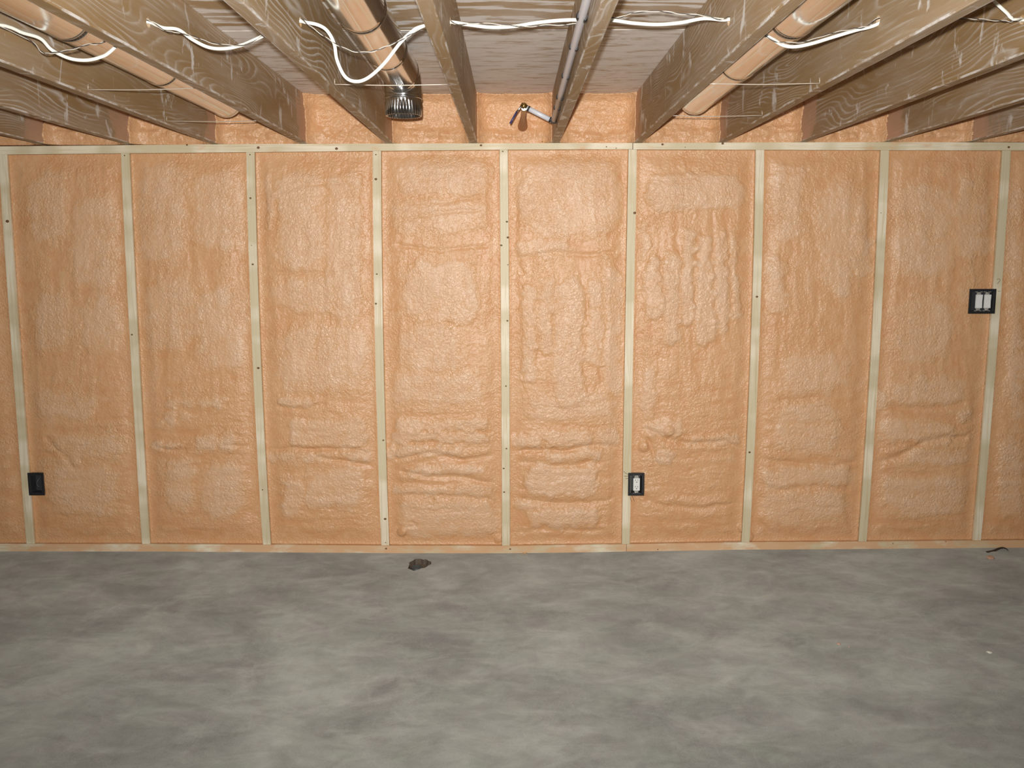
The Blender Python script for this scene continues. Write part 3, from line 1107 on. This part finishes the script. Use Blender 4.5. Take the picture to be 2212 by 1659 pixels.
def bay(a, b, pts, dy=0.0):
    """points between two joists given in photo pixels on the plane of the drilled holes"""
    CABLE.append((J[a], CY, CZ))
    for (px, py) in pts:
        p = pix(px, py, 1, CY + dy)
        CABLE.append((p[0], p[1], p[2]))


CABLE.append((J['Z'], CY, CZ))
bay('A', 'B', [(52, 72), (88, 84), (112, 108), (150, 126), (185, 130), (215, 124), (240, 110)])
bay('B', 'C', [(352, 60), (385, 64), (415, 85), (450, 102), (485, 105), (520, 98), (552, 85)])
bay('C', 'D', [(664, 49), (690, 55), (708, 68), (722, 95), (728, 130), (745, 165), (768, 176), (795, 168), (830, 137), (865, 92), (890, 68), (908, 58)])
bay('D', 'E', [(978, 48), (1010, 53), (1060, 59), (1110, 57), (1160, 49), (1210, 44), (1245, 43)])
bay('E', 'F', [(1322, 44), (1370, 50), (1420, 53), (1470, 49), (1520, 40), (1560, 43)])
bay('F', 'G', [(1664, 82), (1690, 97), (1715, 101), (1750, 95), (1800, 80), (1850, 65), (1880, 58)])
bay('G', 'H', [(2060, -30), (2120, -25), (2150, 5), (2175, 28), (2188, 40)])
CABLE.append((J['H'], CY, CZ))
CABLE.append((J['I'], CY, CZ))
m = MB()
m.tube(smooth_path(CABLE, 6), 0.12, 12, ry=0.185, up=(0, 0.0, 1))
tag(m.build('electrical_cable', M['cable'], None, (0, CY, CZ)), 'white flat electrical cable sagging in loops through the drilled joists', 'cable')

TW = [(J['A'], CY - 0.35, CZ - 0.3)]


def tbay(a, pts):
    TW.append((J[a], CY - 0.25, CZ + 0.30))
    for (px, py) in pts:
        p = pix(px, py, 1, CY - 0.9)
        TW.append((p[0], p[1], p[2]))


TW = [(J['A'], CY - 0.2, CZ + 0.35)]
for (px, py) in [(60, 84), (90, 112), (110, 115), (150, 108), (190, 96), (225, 90)]:
    p = pix(px, py, 1, CY - 0.9)
    TW.append(tuple(p))
tbay('B', [(356, 66), (385, 70), (420, 80), (455, 92), (500, 98), (540, 92)])
tbay('C', [(668, 56), (700, 78), (730, 98), (765, 111), (800, 112), (835, 100), (870, 84), (900, 68)])
tbay('D', [(985, 52), (1030, 50), (1090, 54), (1140, 57), (1190, 54), (1240, 52)])
tbay('E', [(1335, 38), (1365, 28), (1420, 24), (1470, 30), (1520, 34), (1560, 42)])
tbay('F', [(1668, 86), (1700, 92), (1740, 90), (1790, 74), (1840, 63), (1875, 56)])
tbay('G', [(2080, 40), (2120, 42), (2165, 45), (2190, 46)])
TW.append((J['H'], CY - 0.25, CZ + 0.3))
path = smooth_path(TW, 10)
pair = tag(empty('twisted_wire', (0, CY, CZ)), 'thin twisted pair of wires strung beside the white cable through the joists', 'wire')
for ph, mk, lab in ((0, 'thinwire', None), (math.pi, 'darkwire', 'dark strand')):
    m = MB()
    tw = []
    for i, p in enumerate(path):
        a = i * 0.55 + ph
        tw.append((p[0], p[1] + 0.06 * math.cos(a), p[2] + 0.06 * math.sin(a)))
    m.tube(tw, 0.045, 6)
    st_ = m.build('strand', M[mk], pair, (0, CY, CZ))
    if lab:
        st_['label'] = lab

# ------------------------------------------------------------------ straight wire hangers under the ducts
def hanger(p0, p1, hook, label):
    m = MB()
    p0, p1 = Vector(p0), Vector(p1)
    mid = (p0 + p1) / 2 + Vector((0, 0, -0.12))
    m.tube([tuple(p) for p in smooth_path([p0, mid, p1], 6)], 0.06, 8)
    m.tube([tuple(p0 + Vector((0, 0, 0.06))), tuple(p0 + Vector((hook * 0.06, 0, 0.7)))], 0.05, 6)
    tag(m.build('wire_hanger', M['steelwire'], None, tuple(p0)), label, 'hanger', 'wire hangers under the ducts')


def zrow(py, z):
    return float(pix(1106, py, 2, z)[1])


ya = zrow(181, JZ + 0.45)
hanger((jx('C', 1) + 0.06, ya, JZ + 0.45), (jx('D', -1) - 0.06, ya, JZ + 0.4), 1, 'straight steel hanger wire below the middle duct, in front of its elbow')
ya = zrow(182, JZ + 0.4)
hanger((jx('G', -1) - 0.06, ya, JZ + 0.4), (jx('F', 1) + 0.06, ya, JZ + 0.4), -1, 'long steel hanger wire crossing below the right duct, the nearer of its two')
ya = zrow(251, JZ + 0.4)
hanger((jx('G', -1) - 0.06, ya, JZ + 0.4), (jx('F', 1) + 0.06, ya, JZ + 0.4), -1, 'steel hanger wire at the end of the right duct by the foam')
ya = zrow(191, JZ + 0.6)
hanger((jx('A', 1) + 0.06, ya, JZ + 0.6), (jx('B', -1) - 0.06, ya, JZ + 0.8), 1, 'steel hanger wire crossing below the left duct, the nearer of its two')
ya = zrow(259, JZ + 0.5)
hanger((jx('A', 1) + 0.06, ya, JZ + 0.5), (jx('B', -1) - 0.06, ya, JZ + 0.5), 1, 'steel hanger wire at the end of the left duct by the foam')

# ------------------------------------------------------------------ water line on the joist, valve at its end
PX = jx('E', -1) - 0.52


def wz(y):
    return 82.50 + (y + 89.5) * (81.45 - 82.50) / (-20 + 89.5)


line = tag(empty('water_pipe', (PX, -20, 81.5)), 'grey plastic water pipe clipped along the side of a joist near the middle', 'pipe')
m = MB()
ye = -20.0
pts = [(PX, y, wz(y)) for y in (-150, -120, -100, -80, -60, -45, ye - 0.3)]
m.tube(pts, 0.42, 16)
m.build('pipe_run', M['pex'], line, (PX, -60, 81.5))
m = MB()
m.box(PX - 0.48, PX + 0.48, ye - 0.55, ye + 0.45, wz(ye) - 0.5, wz(ye) + 0.5, 0.2, seg=3)
m.build('elbow_fitting', M['black'], line, (PX, ye, wz(ye)))
pv = pix(1138, 233, 1, ye)
pe = np.array([PX - 0.3, ye, wz(ye)])
m = MB()
m.tube([tuple(pe), tuple((pe + pv) / 2), tuple(pv)], 0.42, 16)
m.build('branch_pipe', M['pex'], line, tuple(pe))
for (f0, f1) in ((0.02, 0.09), (0.90, 0.96)):
    m = MB()
    a, b = pe + (pv - pe) * f0, pe + (pv - pe) * f1
    m.tube([tuple(a), tuple(b)], 0.49, 16)
    m.build('crimp_ring', M['black'], line, tuple(a))
for row in (36, 101, 164, 210, 233):
    # find the y whose pipe centre is seen on this photo row
    ys = np.linspace(-130, -20, 400)
    rr = to_px(np.stack([np.full_like(ys, PX), ys, [wz(y) for y in ys]], -1))[:, 1]
    y = float(np.interp(row, rr, ys))
    big = 1.0 if row > 40 else 1.7
    m = MB()
    z = wz(y)
    # two-prong plastic clip: strap round the pipe, foot against the joist, nail head
    ring = [(PX + 0.48 * math.cos(a), y, z + 0.48 * math.sin(a)) for a in np.linspace(-1.2, math.pi + 0.6, 18)]
    m.tube([(p[0], y, p[2]) for p in ring], 0.09 * big, 8, ry=0.30 * big, up=(0, 1, 0))
    m.box(PX + 0.10, PX + 0.50, y - 0.32 * big, y + 0.32 * big, z + 0.42, z + 1.15, 0.06)
    c = m.build('pipe_clip', M['black'], line, (PX, y, z))
    m = MB()
    m.lathe([(0, -0.06), (0.16, -0.05), (0.16, 0.0), (0, 0.01)], 12, Matrix.Translation((PX + 0.09, y, z + 0.85)) @ Matrix.Rotation(-math.pi / 2, 4, 'Y'))
    m.build('nail_head', M['screw'], c, (PX, y, z + 0.85))

pv2 = pix(1128, 227, 1, ye)
dv = (pv2 - pv) / np.linalg.norm(pv2 - pv)
valve = tag(empty('ball_valve', tuple(pix(1132, 234, 1, ye))), 'small brass shutoff valve with blue lever in front of the rim foam', 'valve')
m = MB()
m.tube([tuple(pv + dv * 0.02), tuple(pv + dv * 0.30), tuple(pv + dv * 0.32), tuple(pv + dv * 0.85), tuple(pv + dv * 0.87), tuple(pv + dv * 1.1)], [0.46, 0.46, 0.56, 0.56, 0.42, 0.40], 16)
pb = pv + dv * 0.55 + np.array([0, 0, -0.35])
m.tube([tuple(pb + np.array([0, -0.3, 0])), tuple(pb + np.array([0, 0.1, -0.05])), tuple(pb + np.array([0, 0.9, -0.1]))], [0.42, 0.55, 0.5], 16)
m.build('valve_body', M['brass'], valve, tuple(pv))
m = MB()
m.tube([tuple(pb + np.array([0, -0.38, 0])), tuple(pb + np.array([0, -0.30, 0]))], 0.50, 8)
m.build('packing_nut', M['screw'], valve, tuple(pb))
h0, h1, h2 = pix(1124, 232, 1, ye - 0.4), pix(1116, 242, 1, ye - 0.5), pix(1102, 267, 1, ye - 0.7)
m = MB()
m.tube([tuple(pb + np.array([0, -0.36, 0])), tuple(h0), tuple(h1)], 0.16, 10, ry=0.16)
m.build('lever_arm', M['screw'], valve, tuple(h0))
m = MB()
m.tube([tuple(h1), tuple((h1 + h2) / 2), tuple(h2)], 0.17, 10, ry=0.17)
m.build('lever_grip', M['handle'], valve, tuple(h1))
m = MB()
pf = pb + np.array([0, 0.9, -0.1])
m.tube([tuple(pf), tuple(pf + np.array([0.0, 8, -0.05])), tuple(pf + np.array([0.0, 19.0, -0.15]))], [0.45, 0.5, 0.95], 16)
m.build('tail_pipe', M['copper'], valve, tuple(pf))

# ------------------------------------------------------------------ electrical boxes
def box_shell(root, w, h, yf, cx, cz, depth=2.6, frame=0.42):
    m = MB()
    # flange and rim
    m.box(cx - w / 2, cx - w / 2 + frame, yf, yf + 0.3, cz - h / 2, cz + h / 2, 0.05)
    m.box(cx + w / 2 - frame, cx + w / 2, yf, yf + 0.3, cz - h / 2, cz + h / 2, 0.05)
    m.box(cx - w / 2 + frame - 0.02, cx + w / 2 - frame + 0.02, yf, yf + 0.3, cz + h / 2 - frame, cz + h / 2, 0.05)
    m.box(cx - w / 2 + frame - 0.02, cx + w / 2 - frame + 0.02, yf, yf + 0.3, cz - h / 2, cz - h / 2 + frame, 0.05)
    m.build('flange', M['black'], root, (cx, yf, cz))
    m = MB()
    a, b_ = w / 2 - frame, h / 2 - frame
    t = 0.10
    m.box(cx - a, cx - a + t, yf + 0.1, yf + depth, cz - b_, cz + b_)
    m.box(cx + a - t, cx + a, yf + 0.1, yf + depth, cz - b_, cz + b_)
    m.box(cx - a, cx + a, yf + 0.1, yf + depth, cz + b_ - t, cz + b_)
    m.box(cx - a, cx + a, yf + 0.1, yf + depth, cz - b_, cz - b_ + t)
    m.box(cx - a, cx + a, yf + depth - t, yf + depth, cz - b_, cz + b_)
    m.build('box_body', M['charcoal'], root, (cx, yf, cz))


def yoke(root, cx, cz, yf):
    """steel strap with ears and two screws"""
    m = MB()
    m.box(cx - 0.42, cx + 0.42, yf + 0.02, yf + 0.10, cz - 1.62, cz + 1.62, 0.02)
    for s in (-1, 1):
        m.box(cx - 0.72, cx + 0.72, yf + 0.0, yf + 0.09, cz + s * 1.92 - 0.16, cz + s * 1.92 + 0.16, 0.03)
        m.box(cx - 0.30, cx + 0.30, yf + 0.0, yf + 0.09, cz + s * 1.70 - 0.25, cz + s * 1.70 + 0.25, 0.02)
    y = m.build('yoke', M['yoke'], root, (cx, yf, cz))
    for s in (-1, 1):
        m = MB()
        m.lathe([(0.13, 0.0), (0.12, 0.06), (0, 0.09)], 12, Matrix.Translation((cx, yf, cz + s * 1.62)) @ Matrix.Rotation(math.pi / 2, 4, 'X'))
        m.build('screw', M['screw'], y, (cx, yf, cz + s * 1.62))


YF = -0.34


def whiskers(root, lst):
    for pts in lst:
        m = MB()
        m.tube([tuple(pix(px, py, 1, -0.10)) for (px, py) in pts], 0.035, 6)
        m.build('tape_shred', M['black'], root, tuple(pix(pts[0][0], pts[0][1], 1, -0.1)))


# receptacle, right of the middle
c = pix(1374.5, 1046.5, 1, YF)
ob = tag(empty('outlet_box', tuple(c)), 'black outlet box with white duplex receptacle, low on a stud right of the middle', 'outlet')
box_shell(ob, 3.25, 4.65, YF, c[0], c[2])
yoke(ob, c[0] + 0.05, c[2] - 0.0, YF + 0.12)
m = MB()
fx, fz = c[0] + 0.05, c[2]
m.box(fx - 0.66, fx + 0.66, YF - 0.10, YF + 0.12, fz - 1.27, fz + 1.27, 0.07, seg=2)
rec = m.build('receptacle', M['white'], ob, (fx, YF, fz))
for dz in (0.66, -0.66):
    for dx, w in ((-0.24, 0.045), (0.24, 0.04)):
        m = MB()
        m.box(fx + dx - w, fx + dx + w, YF - 0.112, YF - 0.09, fz + dz + 0.08, fz + dz + 0.36)
        m.build('slot', M['slot'], rec, (fx + dx, YF, fz + dz))
    m = MB()
    m.lathe([(0.10, 0.0), (0.10, 0.02), (0, 0.02)], 10, Matrix.Translation((fx, YF - 0.094, fz + dz - 0.16)) @ Matrix.Rotation(math.pi / 2, 4, 'X'))
    m.build('slot', M['slot'], rec, (fx, YF, fz + dz - 0.16))
whiskers(ob, [[(1357, 1025), (1350, 1021), (1347, 1018)], [(1357, 1028), (1351, 1029), (1348, 1028)], [(1357, 1033), (1352, 1034)], [(1361, 1072), (1362, 1079), (1364, 1083)], [(1366, 1072), (1369, 1079), (1371, 1083)]])

# two rocker switches, high on the right
c = pix(2122.5, 651, 1, YF)
sb = tag(empty('switch_box', tuple(c)), 'black double switch box with two white rockers on the right stud', 'switch')
box_shell(sb, 5.15, 4.8, YF, c[0], c[2])
for dx in (-0.72, 0.92):
    fx, fz = c[0] + dx, c[2]
    yoke(sb, fx, fz, YF + 0.12)
    m = MB()
    # rocker: frame plus a paddle folded at mid-height
    bm = m.bm
    prof = [(-1.30, -0.04), (-1.22, -0.10), (0.0, -0.03), (1.22, -0.16), (1.30, -0.10)]
    L = [bm.verts.new((fx - 0.64, YF + y, fz + z)) for z, y in prof]
    Rr = [bm.verts.new((fx + 0.64, YF + y, fz + z)) for z, y in prof]
    Lb = [bm.verts.new((fx - 0.64, YF + 0.14, fz + z)) for z, y in prof]
    Rb = [bm.verts.new((fx + 0.64, YF + 0.14, fz + z)) for z, y in prof]
    for k in range(4):
        bm.faces.new((L[k], Rr[k], Rr[k + 1], L[k + 1]))
        bm.faces.new((Lb[k], L[k], L[k + 1], Lb[k + 1]))
        bm.faces.new((Rr[k], Rb[k], Rb[k + 1], Rr[k + 1]))
        bm.faces.new((Rb[k], Lb[k], Lb[k + 1], Rb[k + 1]))
    bm.faces.new((L[0], Lb[0], Rb[0], Rr[0]))
    bm.faces.new((L[-1], Rr[-1], Rb[-1], Lb[-1]))
    m.build('rocker', M['white'], sb, (fx, YF, fz))

# empty box, low on the left
c = pix(77.5, 1046, 1, YF)
eb = tag(empty('junction_box', tuple(c)), 'empty black electrical box with a coil of dark cable, low on the left stud', 'box')
box_shell(eb, 3.15, 4.6, YF, c[0], c[2], depth=2.2)
m = MB()
cl = [(c[0] + 0.75, YF + 1.0, c[2] + 1.2), (c[0] + 0.42, YF + 0.45, c[2] + 0.95), (c[0] + 0.12, YF + 0.22, c[2] + 0.25), (c[0] + 0.15, YF + 0.22, c[2] - 0.25), (c[0] + 0.45, YF + 0.40, c[2] - 0.6), (c[0] + 0.85, YF + 0.9, c[2] - 0.7)]
m.tube([tuple(p) for p in smooth_path(cl, 6)], 0.13, 10)
m.build('cable_coil', M['inside'], eb, tuple(c))

# pencilled 2 on the right stud above the switches
m = MB()
for pts in ([(2153.5, 604), (2156.5, 602.5), (2160, 603), (2160.5, 605.5), (2158, 609), (2154.5, 613)], [(2155, 628.5), (2158, 629.5), (2161, 628.5)]):
    m.tube([tuple(pix(px, py, 1, -0.02)) for (px, py) in pts], 0.04, 6)
o = m.build('pencil_mark', M['pencil'], [ch for ch in wall.children if ch.name.startswith('stud')][first_vis + 8], tuple(pix(2157, 607, 1, 0)))
o['label'] = 'pencilled figure 2'

# ------------------------------------------------------------------ things in and on the floor
t = tag(empty('floor_drain', (HX, HY, -3)), 'capped drain stub in a ragged hole in the slab by the wall', 'drain')
m = MB()
m.lathe([(1.2, -2.4), (1.2, -0.75), (1.1, -0.62), (0.95, -0.66), (0.9, -1.0), (0, -1.05)], 24, Matrix.Translation((HX - 0.35, HY - 0.6, 0)))
m.build('pipe_stub', M['stub'], t, (HX, HY, -2))
m = MB()
bm = m.bm
n = 14
g = []
for iy in range(n):
    row = []
    for ix in range(n):
        a, b_ = (ix / (n - 1) * 2 - 1), (iy / (n - 1) * 2 - 1)
        s_ = max(abs(a), abs(b_))
        l_ = math.hypot(a, b_) or 1
        x, y = a / l_ * s_ * 1.65, b_ / l_ * s_ * 2.6
        row.append(bm.verts.new((HX + x, HY + y, -2.35 + 0.9 * max(0, y / 2.6 + 0.1) + 0.45 * max(0, x / 1.6) + 0.3 * random.random())))
    g.append(row)
for iy in range(n - 1):
    for ix in range(n - 1):
        bm.faces.new((g[iy][ix], g[iy][ix + 1], g[iy + 1][ix + 1], g[iy + 1][ix])).smooth = True
d = m.build('loose_dirt', M['dirt'], t, (HX, HY, -2.5))
d['kind'] = 'stuff'


def chip(name, px, py, sx, sy, sz, mat, label, cat, rz=0.3):
    p = pix(px, py, 2, 0.0)
    zf = floor_z(p[0])
    p = pix(px, py, 2, zf)
    m = MB()
    r = bmesh.ops.create_icosphere(m.bm, subdivisions=2, radius=1.0)
    rs = random.Random(int(px))
    for v in m.bm.verts:
        k = 1 + 0.25 * (rs.random() - 0.5)
        v.co = Vector((v.co.x * sx * k, v.co.y * sy * k, max(-0.55, v.co.z) * sz * k))
    mz = min(v.co.z for v in m.bm.verts)
    bmesh.ops.transform(m.bm, matrix=Matrix.Translation((p[0], p[1], zf - mz)) @ Matrix.Rotation(rz, 4, 'Z'), verts=m.bm.verts)
    return tag(m.build(name, M[mat], None, (p[0], p[1], zf)), label, cat)


chip('foam_scrap', 2140, 1206, 0.75, 1.1, 0.25, 'chip_foam', 'pink scrap of foam on the floor near the right end of the wall', 'scrap', -0.5)
chip('foam_crumb', 1812, 1392, 0.32, 0.35, 0.14, 'chip_foam', 'tan crumb of foam on the open floor at right', 'scrap', 0.4)
chip('foam_crumb', 1834, 1398, 0.10, 0.12, 0.08, 'chip_foam', 'tiny pale crumb beside the tan crumb on the floor', 'scrap', 0.4)
chip('plaster_chip', 2137, 1410, 0.34, 0.42, 0.14, 'chip_white', 'white chip on the floor, nearest the right edge', 'scrap', 0.9)

# curled strip lying against the plate at the far right
p = [pix(px, py, 2, floor_z(92) + 0.05) for (px, py) in ((2132, 1193), (2146, 1190))]
q = [pix(px, py, 1, float(p[1][1]) + 0.3) for (px, py) in ((2158, 1185), (2168, 1183.5), (2176, 1187), (2181, 1195))]
m = MB()
m.tube([tuple(a) for a in smooth_path([p[0], p[1]] + q, 5)], 0.07, 8, ry=0.32, up=(0, 1, 0.3))
s = tag(m.build('curled_strip', M['strip'], None, tuple(p[1])), 'dark curled strip with grey crumbs on the floor at the right end of the plate', 'strip')
m = MB()
for (px, py, r) in ((2163, 1188, .22), (2168, 1187, .2), (2172, 1191, .18)):
    c = pix(px, py, 1, float(p[1][1]) - 0.15)
    m.lathe([(0, -r), (r * .8, -r * .4), (r, 0.05), (r * .6, r * .7), (0, r)], 10, Matrix.Translation(c))
m.build('crumbs', M['wall'], s, tuple(p[1]))

# splinters hanging out under the plate
for (pts, lab) in (([(1124, 1198), (1138, 1194), (1154, 1191)], 'long pale wood splinter at the foot of the middle of the bottom plate'),
                   ([(1127, 1193), (1134, 1196), (1139, 1198)], 'short pale wood splinter crossing the longer one at the bottom plate')):
    m = MB()
    m.tube([tuple(pix(px, py, 2, floor_z(2) + 0.09)) for (px, py) in pts], [0.03, 0.08, 0.03], 6)
    tag(m.build('wood_splinter', M['splinter'], None, tuple(pix(pts[1][0], pts[1][1], 2, floor_z(2)))), lab, 'splinter')
